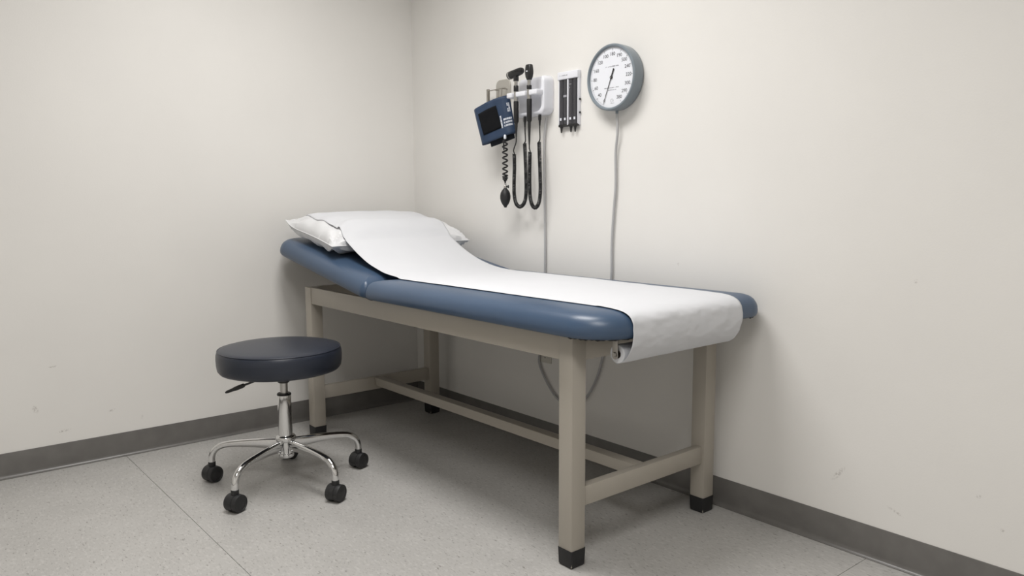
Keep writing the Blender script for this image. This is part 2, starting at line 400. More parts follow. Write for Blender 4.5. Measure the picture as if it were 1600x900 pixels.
# ------------------------------------------------------------------ pillow (same local frame as the table)
PA, PB = 0.228, 0.357         # half depth, half width
PCX, PCY = 0.306 - BX, -WID / 2 + 0.0
def pillow_surf(u, v, top):
    X = PA * u * (1 - 0.07 * (1 - v * v)); Y = PB * v * (1 - 0.045 * (1 - u * u))
    ex = 0.55 if top else 0.38
    e = max(0.0, (1 - abs(u) ** 3.2)) ** ex * max(0.0, (1 - abs(v) ** 4.5)) ** ex
    h = 0.088 if top else 0.056
    # creases that radiate from the corners and along the side seams
    du, dv = 1 - abs(u), 1 - abs(v); dist = math.hypot(du * PA, dv * PB)
    ang = math.atan2(du * PA, dv * PB + 1e-6)
    wr_ = math.exp(-(dist / 0.13) ** 2) * 0.017 * math.sin(ang * 9 + 1.7 * (u > 0)) * min(1, dist / 0.03)
    wr_ += 0.009 * math.exp(-(dv / 0.22) ** 2) * math.sin(u * 11 + 1.0 + 3 * (v > 0)) * min(1, dv * 12)
    n = 0.004 * noise.noise(Vector((X * 9, Y * 9, 3.1 + top)))
    z = h * e + (wr_ + n) * (e if e > 0 else 0) ** 0.5
    return X, Y, (z if top else -z)
PUSH = 0.052
def pillow_pt(u, v, top):
    X, Y, Z = pillow_surf(u, v, top)
    uu = (HX - 0.003 - PCX) / math.cos(HEAD_A)      # distance from hinge along the slope
    if not top: Z = max(Z, -PUSH + 0.0015)
    # tip of the corner at the head end is lifted a little
    tip = max(0, -u) ** 6 * max(0, -v) ** 6 * 0.026
    return head_pt(uu - X, PCY + Y, 0.083 + PUSH + Z + tip)
bm = BM(); N1, N2 = 44, 56
def spread(i, n): t = -1 + 2 * i / n; return math.sin(t * PI / 2) * 0.35 + t * 0.65
rows = {}
for top in (True, False):
    rows[top] = [[None] * (N2 + 1) for _ in range(N1 + 1)]
    for i in range(N1 + 1):
        for j in range(N2 + 1):
            edge = i in (0, N1) or j in (0, N2)
            if not top and edge: rows[top][i][j] = rows[True][i][j]
            else: rows[top][i][j] = bm.verts.new(pillow_pt(spread(i, N1), spread(j, N2), top))
    for i in range(N1):
        for j in range(N2):
            q = [rows[top][i][j], rows[top][i + 1][j], rows[top][i + 1][j + 1], rows[top][i][j + 1]]
            bm.faces.new(q)
pillow = thing('pillow', 'plump white cotton pillow on the raised head section, under the paper', 'pillow', (BX, BY, 0), PHI)
pillow_case = obj('pillow_case', bm, 'cotton', pillow)
bm = BM(); edge = []
for k in range(60): edge.append(pillow_pt(-1 + 2 * k / 60, -1, True))
for k in range(90): edge.append(pillow_pt(1, -1 + 2 * k / 90, True))
for k in range(60): edge.append(pillow_pt(1 - 2 * k / 60, 1, True))
for k in range(91): edge.append(pillow_pt(-1, 1 - 2 * k / 90, True))
tube(bm, edge, 0.0022, 6); obj('seam', bm, 'cotton', pillow)

# ------------------------------------------------------------------ paper roll with its sheet
roll = thing('paper_roll', 'roll of white crepe paper pulled over the table and pillow', 'paper roll', (BX, BY, 0), PHI)
rot = Matrix.Translation((RX, 0, RZ)) @ Matrix.Rotation(PI / 2, 4, 'X')
bm = BM(); seg = 36
loops = []
for r, y in ((0.0125, RYN + .001), (RR - 0.001, RYN), (RR, RYN + 0.001), (RR, RYF - 0.001), (RR - 0.001, RYF), (0.0125, RYF), (0.0125, RYN + .001)):
    loops.append([Vector((RX + r * math.cos(2 * PI * k / seg), y, RZ + r * math.sin(2 * PI * k / seg))) for k in range(seg)])
loops_mesh(bm, loops); obj('roll', bm, 'paper', roll)
bm = BM(); loops = []
for r, y in ((0.0124, RYN - .001), (0.0124, RYF + .001), (0.0108, RYF + .001), (0.0108, RYN - .001), (0.0124, RYN - .001)):
    loops.append([Vector((RX + r * math.cos(2 * PI * k / seg), y, RZ + r * math.sin(2 * PI * k / seg))) for k in range(seg)])
loops_mesh(bm, loops); obj('core', bm, 'board', roll)
# long profile of the sheet in local (X, Z): over the pillow, down the slope, along the pad, round the foot end and under to the roll
PT = PZ + 0.0825 + 0.0015
prof = [(0.098 - BX + .03, 0.993), (0.14 - BX + .03, 1.005), (0.22 - BX + .03, 1.012), (0.31 - BX + .03, 1.003), (0.39 - BX + .03, 0.979), (0.46 - BX + .03, 0.944), (0.54 - BX + .03, 0.898), (0.62 - BX + .03, 0.858), (0.71 - BX + .03, 0.822), (0.82 - BX + .03, 0.7945), (0.95 - BX, PT + 0.003), (1.05 - BX, PT), (1.2 - BX, PT + .001), (1.4 - BX, PT + .001), (1.6 - BX, PT), (1.72 - BX, PT - 0.001), (PX1 - 0.16, PZ + 0.0825), (PX1 - 0.10, PZ + 0.0815), (PX1 - 0.064, PZ + 0.0797), (PX1 - 0.040, PZ + 0.0765), (PX1 - 0.022, PZ + 0.0710), (PX1 - 0.0085, PZ + 0.0625), (PX1 + 0.0005, PZ + 0.050), (PX1 + 0.0042, PZ + 0.036), (PX1 + 0.0055, PZ + 0.018), (PX1 + 0.0045, PZ), (PX1 - 0.001, PZ - 0.022), (PX1 - 0.013, PZ - 0.044), (PX1 - 0.030, PZ - 0.062), (RX, RZ - RR - 0.001), (RX - 0.012, RZ - RR + 0.004)]
cur = spline([Vector((x, 0, z)) for x, z in prof], 6)
bm = BM(); NY = 64; rws = []
s = 0.0
for i, p in enumerate(cur):
    if i: s += (p - cur[i - 1]).length
    row = []
    f = max(0.0, min(1.0, (p.x - 0.6) / 1.2))
    yn = -0.634 * (1 - f) + (RYN + 0.001) * f; yf = -0.092 * (1 - f) + (RYF - 0.001) * f
    hang = max(0.0, min(1.0, (p.x - 1.74) / 0.06)) if p.z > 0.6 else 0
    for j in range(NY + 1):
        v = j / NY; y = yn + (yf - yn) * v
        e = min(v, 1 - v)
        z = p.z; x = p.x
        dz = 0.0012 * noise.noise(Vector((p.x * 14, y * 14, 1.3)))
        if hang > 0:        # shallow crumples on the hanging part
            x += hang * (0.0020 * noise.noise(Vector((p.z * 30, y * 16, 7.7))) + 0.0020 * noise.noise(Vector((p.z * 60, y * 45, 2.7))))
        if p.x > 0.70 and p.x < 1.74: dz -= 0.010 * max(0, 1 - v / 0.06) ** 2 if v < 0.06 else 0
        row.append(bm.verts.new((x, y, z + dz)))
    rws.append(row)
for a, b in zip(rws, rws[1:]):
    for j in range(NY): bm.faces.new((a[j], a[j + 1], b[j + 1], b[j]))
# rest the sheet on the pads and the pillow, then relax it
bpy.context.view_layer.update()
trees = []
for o_ in (seat_pad, head_pad, pillow_case):
    trees.append(BVHTree.FromPolygons([v.co.copy() for v in o_.data.vertices], [tuple(p.vertices) for p in o_.data.polygons]))
low = [[-9.0] * (NY + 1) for _ in rws]
for i, row in enumerate(rws):
    if cur[i].x > PX1 - 0.12: continue
    for j, v in enumerate(row):
        for tr in trees:
            h_ = tr.ray_cast(Vector((v.co.x, v.co.y, 2)), Vector((0, 0, -1)))
            if h_[0]: low[i][j] = max(low[i][j], h_[0].z + (0.0020 if v.co.x + BX < 0.44 or v.co.x + BX > 0.62 else 0.0075))
for i, row in enumerate(rws):
    f = max(0.0, min(1.0, (cur[i].x + BX - 0.34) / 0.16)); f = f * f * (3 - 2 * f)
    for j, v in enumerate(row):
        if low[i][j] > -5 and f < 1: v.co.z = (low[i][j] + 0.0005) * (1 - f) + max(v.co.z, low[i][j]) * f
for it in range(6):
    for i, row in enumerate(rws):
        if cur[i].x + BX < 0.48: continue
        for j, v in enumerate(row):
            if low[i][j] < -5: continue
            nb = [row[k].co.z for k in (j - 1, j + 1) if 0 <= k <= NY]
            v.co.z = max(low[i][j], v.co.z + 0.5 * (sum(nb) / len(nb) - v.co.z))
sheet = obj('paper_sheet', bm, 'paper', roll)
sol = sheet.modifiers.new('thickness', 'SOLIDIFY'); sol.thickness = 0.0004; sol.offset = 1

# ------------------------------------------------------------------ rolling stool
SCX, SCY = 0.753, -1.080
stool = thing('rolling_stool', 'round navy vinyl stool on a chrome five-legged base with casters', 'stool', (SCX, SCY, 0))
SO = Vector((-0.0064, -0.0077, 0))
prof_s = [(0.0, 0.440), (0.16, 0.440), (0.205, 0.442), (0.217, 0.446), (0.2245, 0.456), (0.2275, 0.475), (0.2285, 0.495), (0.2275, 0.512), (0.2245, 0.5225), (0.2215, 0.5265), (0.216, 0.530), (0.200, 0.534), (0.15, 0.538), (0.08, 0.540), (0.0, 0.5405)]
bm = BM(); lathe(bm, prof_s, 72, Matrix.Translation(SO), False); seat = obj('seat', bm, 'navy', stool)
bm = BM(); tube(bm, [SO + Vector((0.2222 * math.cos(2 * PI * k / 96), 0.2222 * math.sin(2 * PI * k / 96), 0.5268)) for k in range(97)], 0.0018, 6); obj('piping', bm, 'navy', seat)
bm = BM(); lathe(bm, [(0.09, 0.4335), (0.095, 0.436), (0.095, 0.4398)], 32, Matrix.Translation(SO * 0.5)); obj('seat_plate', bm, 'black', stool)
bm = BM(); lathe(bm, [(0.017, 0.392), (0.0215, 0.395), (0.0225, 0.402), (0.0225, 0.4333)], 28); obj('lift_socket', bm, 'black', stool)
bm = BM(); lathe(bm, [(0.0145, 0.350), (0.0145, 0.3922)], 28); obj('gas_lift', bm, 'steel', stool)
bm = BM(); lathe(bm, [(0.0145, 0.352), (0.024, 0.3525), (0.0262, 0.350), (0.0262, 0.345)], 32); obj('collar', bm, 'black', stool)
bm = BM(); lathe(bm, [(0.0245, 0.3455), (0.0250, 0.343), (0.0255, 0.27), (0.0262, 0.19)], 40); obj('column', bm, 'chrome', stool)
bm = BM(); lathe(bm, [(0.0262, 0.1905), (0.034, 0.188), (0.0375, 0.183), (0.0378, 0.172), (0.0345, 0.167), (0.0255, 0.165), (0.0250, 0.120), (0.0285, 0.118), (0.0290, 0.108), (0.027, 0.104), (0.012, 0.103)], 40); obj('hub', bm, 'chrome', stool)
bm = BM(); lathe(bm, [(0.016, 0.099), (0.018, 0.1005), (0.018, 0.1031)], 20); obj('hub_plug', bm, 'black', stool)
def leg_bm():
    path = spline([(0.026, 0, 0.163), (0.08, 0, 0.1615), (0.15, 0, 0.1575), (0.215, 0, 0.151), (0.255, 0, 0.142), (0.281, 0, 0.124), (0.2925, 0, 0.100), (0.2945, 0, 0.078)], 6)
    b_ = BM(); fr = frames(path); loops = []
    for p, (tt, n, bb) in zip(path, fr):
        k = max(0.0, 1 - (p.x - 0.026) / 0.20)
        side = Vector((0, 1, 0)); upv = side.cross(tt).normalized()
        if upv.z < 0 and tt.x > 0.3: upv = -upv
        if tt.x <= 0.3 and upv.x < 0: upv = -upv
        hh = 0.0125; ext = 0.022 * k ** 1.2
        l = []
        for q in range(16):
            a = 2 * PI * q / 16; c_, s_ = math.cos(a), math.sin(a)
            l.append(p + side * (0.0125 - 0.003 * k) * c_ + upv * (hh * s_ - (ext if s_ < 0 else 0) * (-s_ if s_ < 0 else 0)))
        loops.append(l)
    loops_mesh(b_, loops, True, True, True); return b_
def wheel_bm():
    b_ = BM(); R = 0.0315
    lathe(b_, [(0.004, 0.0), (R - 0.0005, 0.0), (R, 0.0006), (R, 0.004), (R, 0.014), (R - 0.0012, 0.0175), (R - 0.004, 0.0190), (R - 0.0065, 0.0190), (R - 0.0075, 0.0178), (0.016, 0.0178), (0.013, 0.0192), (0.003, 0.0196)], 32, Matrix.Rotation(-PI / 2, 4, 'X'))
    return b_
def hood_bm():
    b_ = BM(); R = 0.0321; loops = []
    arc = [math.radians(-35 + 215 * k / 16) for k in range(17)]
    poly = [(R * math.cos(a), R * math.sin(a)) for a in arc] + [(0.012 * math.cos(a), 0.012 * math.sin(a)) for a in arc[::-1]]
    for y in (-0.0085, 0.0085): loops.append([Vector((x, y, z)) for x, z in poly])
    loops_mesh(b_, loops, True, True, True)
    lathe(b_, [(0.0100, 0.026), (0.0132, 0.028), (0.0138, 0.034), (0.0138, 0.0455), (0.0125, 0.047)], 20, Matrix.Translation((0, 0, 0)))
    return b_
leg0 = obj('leg', leg_bm(), 'chrome', stool); hood0 = obj('caster', hood_bm(), 'wheel', stool); wh0 = obj('wheel', wheel_bm(), 'wheel', hood0)
def placed(o, first, parent, loc, rz, rx=0):
    if not first: o = o.copy(); C.objects.link(o)
    o.parent = parent; o.location = loc; o.rotation_euler = (rx, 0, rz); return o
A0 = -133.2
SWIV = [-72, -66, -62, -70, -60]     # caster headings in world degrees (rolling plane)
for k in range(5):
    a = math.radians(A0 + 72 * k + (0, 1.5, 0.5, 2.5, 0)[k])
    placed(leg0, k == 0, stool, (0, 0, 0), a)
    c_ = placed(hood0, k == 0, stool, (0.2945 * math.cos(a), 0.2945 * math.sin(a), 0.0315), math.radians(SWIV[k]))
    w1 = placed(wh0, k == 0, c_, (0, 0.0088, 0), 0); placed(wh0, False, c_, (0, -0.0088, 0), PI)
# height lever
LD = Vector((-0.637, -0.771, 0)).normalized()
lv = [LD * 0.02 + Vector((0, 0, 0.425)), LD * 0.07 + Vector((0, 0, 0.416)), LD * 0.11 + Vector((0, 0, 0.398)), LD * 0.165 + Vector((0, 0, 0.377))]
bm = BM(); tube(bm, spline(lv, 6), 0.0042, 8); lever = obj('lever', bm, 'black', stool)
bm = BM(); g0 = LD * 0.150 + Vector((0, 0, 0.3825)); g1 = LD * 0.222 + Vector((0, 0, 0.354))
pts = [g0.lerp(g1, k / 8) for k in range(9)]
tube(bm, pts, [0.0075, 0.0085, 0.0085, 0.0085, 0.008, 0.0065, 0.006, 0.006, 0.0035], 10); obj('grip', bm, 'black', lever)

# ------------------------------------------------------------------ wall gauge
GX, GZ, GR = 1.457, 1.5325, 0.1235
gauge = thing('wall_pressure_gauge', 'large round blood pressure dial with grey rim on the wall', 'gauge', (GX, 0, GZ))
RY = Matrix.Rotation(PI / 2, 4, 'X')           # local z of a lathe -> -y (out of the wall)
bm = BM(); lathe(bm, [(0.10, 0.0005), (GR - 0.006, 0.001), (GR - 0.002, 0.006), (GR - 0.0005, 0.028), (GR, 0.046), (GR - 0.0008, 0.0535), (GR - 0.004, 0.0568), (GR - 0.0085, 0.0565), (GR - 0.0115, 0.0535), (GR - 0.0125, 0.0475)], 96, RY, False); obj('rim', bm, 'gaugegrey', gauge)
bm = BM(); lathe(bm, [(GR - 0.0118, 0.0440), (GR - 0.0118, 0.0470), (0.0, 0.0470)], 96, RY); dial = obj('dial_face', bm, 'dial', gauge)
def dial_mtx(x, z, rotz=0, y=0.0472): return Matrix.Translation((x, -y, z)) @ Matrix.Rotation(PI / 2, 4, 'X') @ Matrix.Rotation(rotz, 4, 'Z')
NUMS = [('40', -135.5), ('60', -157.7), ('80', -179.3), ('160', 158.2), ('120', 134.5), ('100', 111.0), ('180', 87.4), ('190', 63.7), ('500', 42.3), ('240', 22.1), ('220', 1.3), ('300', -19.7), ('290', -40.2), ('380', -62.2)]
for s_, a in NUMS:
    a = math.radians(a); bm = text_bm(s_, 0.0185, dial_mtx(0.0855 * math.cos(a), 0.0855 * math.sin(a)))
    for v in bm.verts: pass
    obj('numeral', bm, 'ink', dial, smooth=False)
for s_, a in NUMS:
    bm = BM(); a = math.radians(a); d = Vector((math.cos(a), 0, math.sin(a))); nn = Vector((-d.z, 0, d.x))
    q = [d * 0.0985 + nn * 0.0005, d * 0.0985 - nn * 0.0005, d * 0.1065 - nn * 0.0005, d * 0.1065 + nn * 0.0005]
    prism(bm, [p + Vector((0, -0.0471, 0)) for p in q], (0, -0.0004, 0))
    obj('tick', bm, 'ink', dial, smooth=False)
bm = BM()
for k in range(0, 151):
    a = math.radians(-113 - k * 1.98 + 360)
    d = Vector((math.cos(a), 0, math.sin(a))); nn = Vector((-d.z, 0, d.x)); r0 = 0.1035 if k % 5 else 0.1015
    q = [d * r0 + nn * 0.00025, d * r0 - nn * 0.00025, d * 0.1075 - nn * 0.00025, d * 0.1075 + nn * 0.00025]
    prism(bm, [p + Vector((0, -0.0471, 0)) for p in q], (0, -0.0003, 0))
mt = obj('minor_ticks', bm, 'faint', dial, smooth=False); mt['kind'] = 'stuff'
bm = BM(); O = Vector((0, -0.0471, 0)); EX = Vector((1, 0, 0)); EZ = Vector((0, 0, 1)); NM = Vector((0, -1, 0))
for (xa, xb, zl, hl, st) in ((-0.031, 0.039, 0.0385, 0.0042, 0.0026), (-0.036, 0.039, -0.0395, 0.0032, 0.0024), (-0.016, 0.024, -0.0475, 0.0028, 0.0024)):
    bm = BM(); smear(bm, O, EX, EZ, NM, xa, xb, zl, hl, st); obj('print_line', bm, 'faint', dial, smooth=False)['kind'] = 'stuff'
bm = BM(); smear(bm, O, EX, EZ, NM, -0.006, 0.014, -0.0965, 0.0018, 0.0024)
tube(bm, [O + Vector((0.003 + 0.0065 * math.cos(a / 10), -0.0002, -0.0855 + 0.006 * math.sin(a / 10))) for a in range(6, 50, 3)], 0.0006, 4)
tube(bm, [O + Vector((0.0055, -0.0002, -0.0835)), O + Vector((0.0085, -0.0002, -0.0905)), O + Vector((0.0115, -0.0002, -0.0835))], 0.0006, 4)
obj('emblem', bm, 'faint', dial, smooth=False)['kind'] = 'stuff'
nd = Vector((-0.038, 0, -0.092)).normalized(); nn = Vector((-nd.z, 0, nd.x))
bm = BM()
def blade(bm, r0, r1, w0, w1):
    q = [nd * r0 + nn * w0, nd * r0 - nn * w0, nd * r1 - nn * w1, nd * r1 + nn * w1]
    prism(bm, [p + Vector((0, -0.0495, 0)) for p in q], (0, -0.0008, 0))
blade(bm, -0.034, 0.0, 0.0030, 0.0022); blade(bm, 0.0, 0.088, 0.0016, 0.0009); blade(bm, 0.097, 0.1045, 0.0004, 0.0004)
tube(bm, [nd * (0.0905 + 0.0042 * math.cos(2 * PI * k / 16)) + nn * (0.0030 * math.sin(2 * PI * k / 16)) + Vector((0, -0.0499, 0)) for k in range(17)], 0.0009, 5)
blade(bm, 0.094, 0.100, 0.0006, 0.0004)
lathe(bm, [(0.0060, 0.0470), (0.0060, 0.0508), (0.0035, 0.0518)], 20, RY); obj('needle', bm, 'black', gauge, smooth=False)
bm = BM(); lathe(bm, [(0.0028, 0.0516), (0.0022, 0.0528), (0.0, 0.053)], 14, RY); obj('needle_cap', bm, 'steel', gauge)
bm = BM(); tube(bm, [(0.006, -0.022, -GR - 0.010), (0.006, -0.022, -GR + 0.006)], 0.0055, 12); obj('hose_nipple', bm, 'gaugegrey', gauge)

# ------------------------------------------------------------------ cord from the gauge, looping behind the table, up to the instrument holder
def W3(px, py, y): p = on_y(px, py, y); return Vector((p.x, y, p.z))
cp = [Vector((GX + 0.006, -0.022, GZ - GR - 0.004)), W3(965, 205, -0.018), W3(962, 240, -0.012), W3(962, 290, -0.010), W3(959, 330, -0.010), W3(956, 380, -0.010), W3(955.5, 430, -0.010), W3(952, 490, -0.010), W3(944, 545, -0.010), W3(936, 580, -0.010), W3(926, 605, -0.011), W3(914, 623, -0.012), W3(898, 633, -0.013), W3(882, 631, -0.013), W3(866, 617, -0.012), W3(852, 592, -0.011), W3(843, 569, -0.010), W3(843, 553, -0.010), W3(847, 520, -0.010), W3(850.5, 470, -0.010), W3(851.5, 425, -0.010), W3(851.5, 350, -0.010), W3(850.5, 270, -0.010), W3(850.5, 220, -0.010), W3(852.5, 195, -0.012), W3(854, 184, -0.014)]
bm = BM(); tube(bm, spline(cp, 8), 0.0050, 10)
tag(obj('connecting_cord', bm, 'tube'), 'slim grey cord hanging from the round dial and looping behind the table', 'cord')
# wall outlet, mostly behind the table rail
OX, OZ = 1.0395, 0.423
out = thing('wall_outlet', 'small ivory wall outlet low behind the table, inside the cord loop', 'outlet', (OX, 0, OZ))
bm = BM(); box(bm, -0.0355, 0.0355, -0.005, -0.0002, -0.058, 0.058, 0.002); obj('cover_plate', bm, 'outlet', out)
for z in (-0.026, 0.020):
    bm = BM(); box(bm, -0.017, 0.017, -0.0068, -0.0048, z - 0.014, z + 0.014, 0.0008); so = obj('socket', bm, 'outlet', out)
    bm = BM(); box(bm, -0.008, -0.0055, -0.0072, -0.0066, z - 0.002, z + 0.007); box(bm, 0.0055, 0.008, -0.0072, -0.0066, z - 0.002, z + 0.006); lathe(bm, [(0.0028, 0.0066), (0.0028, 0.0072)], 12, Matrix.Translation((0, 0, z - 0.008)) @ RY); obj('slot', bm, 'black', so, smooth=False)

# ------------------------------------------------------------------ instrument holder with otoscope and ophthalmoscope
HXL, HXR, HZ0, HZ1, HD = 0.884, 1.087, 1.428, 1.590, 0.056
hold = thing('instrument_holder', 'white moulded wall holder for the two black examination instruments', 'holder', ((HXL + HXR) / 2, 0, HZ0))
hw = (HXR - HXL) / 2; hh = HZ1 - HZ0
OTX, OPX, IY = 0.931, 1.0165, -0.076
def tempobj(bm):
    me = bpy.data.meshes.new('t'); bmesh.ops.recalc_face_normals(bm, faces=bm.faces[:]); bm.to_mesh(me); bm.free(); o = bpy.data.objects.new('t', me); C.objects.link(o); return o
bm = BM()
def rr_xz(x0, x1, z0, z1, r, y, ins=0): return [Vector((x, y, z)) for x, z in rrect(x0, x1, z0, z1, r, ins, 8)]
rad = (0.028, 0.022, 0.022, 0.032)
loops_mesh(bm, [rr_xz(-hw, hw, 0, hh, rad, -0.0003, 0.002), rr_xz(-hw, hw, 0, hh, rad, -0.004), rr_xz(-hw, hw, 0, hh, rad, -HD + 0.012, 0.001), rr_xz(-hw, hw, 0, hh, rad, -HD + 0.004, 0.004), rr_xz(-hw, hw, 0, hh, rad, -HD, 0.010)], True, True, True)
body = tempobj(bm)
cutters = []
zs0, zs1 = 0.080, 0.100         # shelf
def scoop(z0, z1, rads):
    b_ = BM(); loops_mesh(b_, [rr_xz(-hw - 0.05, hw - 0.020, z0, z1, rads, -0.020, 0.012), rr_xz(-hw - 0.05, hw - 0.020, z0, z1, rads, -0.024, 0.004), rr_xz(-hw - 0.05, hw - 0.020, z0, z1, rads, -0.034), rr_xz(-hw - 0.05, hw - 0.014, z0, z1, rads, -0.075), rr_xz(-hw - 0.05, hw - 0.012, z0, z1, rads, -0.12)], True, True, True)
    return tempobj(b_)
cutters.append(scoop(zs1, hh + 0.06, (0.02, 0.01, 0.01, 0.016)))
cutters.append(scoop(0.014, zs0, (0.026, 0.006, 0.006, 0.030)))
ctr = (HXL + HXR) / 2
for ix in (OTX - ctr, OPX - ctr):
    b_ = BM(); box(b_, ix - 0.0120, ix + 0.0120, -0.2, IY + 0.004, zs0 - 0.02, zs1 + 0.02)
    cutters.append(tempobj(b_))
    b_ = BM(); lathe(b_, [(0.0125, zs0 - 0.02), (0.0125, zs1 + 0.02)], 24, Matrix.Translation((ix, IY + 0.004, 0))); cutters.append(tempobj(b_))
for c_ in cutters:
    md = body.modifiers.new('b', 'BOOLEAN'); md.object = c_; md.operation = 'DIFFERENCE'; md.solver = 'EXACT'
md = body.modifiers.new('bev', 'BEVEL'); md.width = 0.0035; md.segments = 3; md.limit_method = 'ANGLE'; md.angle_limit = math.radians(35); md.use_clamp_overlap = True
dg = bpy.context.evaluated_depsgraph_get(); me = bpy.data.meshes.new_from_object(body.evaluated_get(dg)); me.name = 'housing'
me.materials.clear(); me.materials.append(M['white'])
for p in me.polygons: p.use_smooth = True
for o in cutters + [body]: bpy.data.objects.remove(o, do_unlink=True)
ho = bpy.data.objects.new('housing', me); C.objects.link(ho); ho.parent = hold
# front tabs of the shelf: a lip that carries the handles
bm = BM()
for (a, b) in ((-hw, OTX - ctr - 0.0120), (OTX - ctr + 0.0120, OPX - ctr - 0.0120), (OPX - ctr + 0.0120, hw - 0.008)):
    box(bm, a, b, -HD - 0.036, -HD + 0.012, zs0 - 0.001, zs1 + 0.001, 0.005, 3)
obj('shelf_lip', bm, 'white', hold)

def vprof(bm, x, y, pr, seg=20): lathe(bm, [(r, z) for r, z in pr], seg, Matrix.Translation((x, y, 0)))
def instrument(name, label, x, y, zs, coil_px, relief_px, y_end):
    """zs: heights of head bottom, ring, chrome, handle top, handle bottom, relief bottom"""
    t = thing(name, label, 'instrument', (0, 0, 0))
    zh, zr1, zr0, zc, zt, zb, ze = zs
    bm = BM(); vprof(bm, x, y, [(0.0078, zr1), (0.0085, zr1 + 0.002), (0.0078, (zh + zr1) / 2), (0.0085, zh - 0.002), (0.0085, zh)]); obj('neck', bm, 'steel', t)
    bm = BM(); vprof(bm, x, y, [(0.0095, zr0), (0.0108, zr0 + 0.002), (0.0108, zr1 - 0.002), (0.0098, zr1)]); obj('lock_ring', bm, 'black', t)
    bm = BM(); vprof(bm, x, y, [(0.0095, zt - 0.002), (0.0095, zr0)]); obj('chrome_sleeve', bm, 'steel', t)
    bm = BM(); vprof(bm, x, y, [(0.004, zb - 0.002), (0.0085, zb), (0.0108, zb + 0.006), (0.0112, zt - 0.004), (0.0104, zt)]); obj('handle', bm, 'black', t)
    bm = BM(); vprof(bm, x, y, [(0.0030, ze), (0.0042, ze + 0.02), (0.0068, zb - 0.001), (0.0068, zb)]); obj('strain_relief', bm, 'black', t)
    # cord: plain lead, coil, plain lead up to the holder
    n = len(coil_px); pts = []
    for i, (px, py) in enumerate(coil_px):
        f = i / (n - 1); pts.append(W3(px, py, y * (1 - f) + y_end * f))
    path = spline(pts, 14)
    end = relief_px
    bm = BM(); coil(bm, path, 0.0064, 0.0025, 0.0056, 12, 6)
    tube(bm, spline([Vector((x, y, ze + 0.004)), Vector((x, y, ze - 0.015)).lerp(path[0], 0.15), path[0] + Vector((-0.004, 0, 0.018)), path[0] + Vector((0.003, 0, 0.0))], 8), 0.0026, 8)
    top = W3(end[0], end[1], y_end); top.z = HZ0 - 0.0045
    tube(bm, spline([path[-1] + Vector((-0.003, 0, 0)), path[-1] + Vector((0.005, 0, 0.012)), top + Vector((0, 0, -0.055)), top + Vector((0, 0, -0.02))], 8), 0.0026, 8)
    obj('coiled_cord', bm, 'black', t)
    bm = BM(); lathe(bm, [(0.0032, -0.040), (0.0050, -0.018), (0.0066, -0.016), (0.0066, 0.004)], 14, Matrix.Translation(top)); obj('cord_plug', bm, 'black', t)
    return t
def zz(py, px, y): return on_y(px, py, y).z
oto = instrument('otoscope', 'black otoscope with sideways lens head, in the holder beside the cuff', OTX, IY, (zz(127, 806, IY), zz(134, 806, IY), zz(143.5, 806, IY), zz(150, 806, IY), zz(158.5, 806, IY), zz(192, 806, IY), zz(214, 806, IY)),
                 [(803.5, 241), (803.8, 262), (803.2, 285), (803.5, 303), (806.5, 318), (813, 323), (819.5, 316), (822, 300), (821.8, 270), (820.6, 240), (819.8, 224)], (820.3, 182), -0.045)
hz = zz(114.5, 806, IY)
bm = BM(); hm = Matrix.Translation((OTX - 0.006, IY, hz)) @ Matrix.Rotation(math.radians(-8), 4, 'Y') @ Matrix.Rotation(PI / 2, 4, 'Y')
lathe(bm, [(0.005, -0.044), (0.0135, -0.0435), (0.0165, -0.040), (0.0172, -0.034)], 24, hm)
obj('eyepiece', bm, 'black', oto)
bm = BM(); lathe(bm, [(0.0172, -0.034), (0.0176, -0.033), (0.0176, -0.0295), (0.0170, -0.0285)], 24, hm); obj('lens_ring', bm, 'steel', oto)
bm = BM(); lathe(bm, [(0.0170, -0.0285), (0.0180, -0.020), (0.0176, 0.0), (0.0172, 0.025), (0.0158, 0.040), (0.0120, 0.049), (0.004, 0.0525)], 24, hm @ Matrix.Diagonal((0.94, 0.90, 1, 1)))
box(bm, OTX - 0.009, OTX + 0.009, IY - 0.009, IY + 0.009, zz(127, 806, IY) - 0.001, hz - 0.004, 0.003); obj('head', bm, 'black', oto)
bm = BM()
for dx in (-0.012, 0.006, 0.020): box(bm, OTX + dx, OTX + dx + 0.010, IY - 0.0178, IY - 0.0165, hz + 0.002 + dx * .14, hz + 0.0065 + dx * .14, 0.0004)
obj('head_ridge', bm, 'cap', oto)
oph = instrument('ophthalmoscope', 'black ophthalmoscope with upright flat head, in the middle of the white holder', OPX, IY, (zz(125, 827.5, IY), zz(133, 827.5, IY), zz(139.5, 827.5, IY), zz(143, 827.5, IY), zz(154.5, 827.5, IY), zz(190, 827.5, IY), zz(226, 827.5, IY)),
                 [(828, 238), (827.6, 262), (827.5, 285), (828.3, 306), (831.5, 320), (836.5, 324.5), (841.5, 318), (844.3, 300), (844, 270), (843, 242), (842.4, 222)], (843.4, 179), -0.045)
bm = BM(); zb_, zt_ = zz(125, 827.5, IY), zz(100.5, 827.5, IY); H_ = zt_ - zb_
loops = []
for f, hx, hy in ((0.0, 0.0085, 0.0085), (0.05, 0.0105, 0.0095), (0.2, 0.0150, 0.0120), (0.42, 0.0178, 0.0135), (0.55, 0.0182, 0.0135), (0.75, 0.0172, 0.0125), (0.93, 0.0155, 0.0110), (0.985, 0.0140, 0.0095), (1.0, 0.0120, 0.0075)):
    l = []
    for k in range(28):
        a = 2 * PI * k / 28; ca, sa = math.cos(a), math.sin(a)
        l.append(Vector((OPX + hx * math.copysign(abs(ca) ** 0.6, ca), IY + hy * math.copysign(abs(sa) ** 0.6, sa), zb_ + H_ * f)))
    loops.append(l)
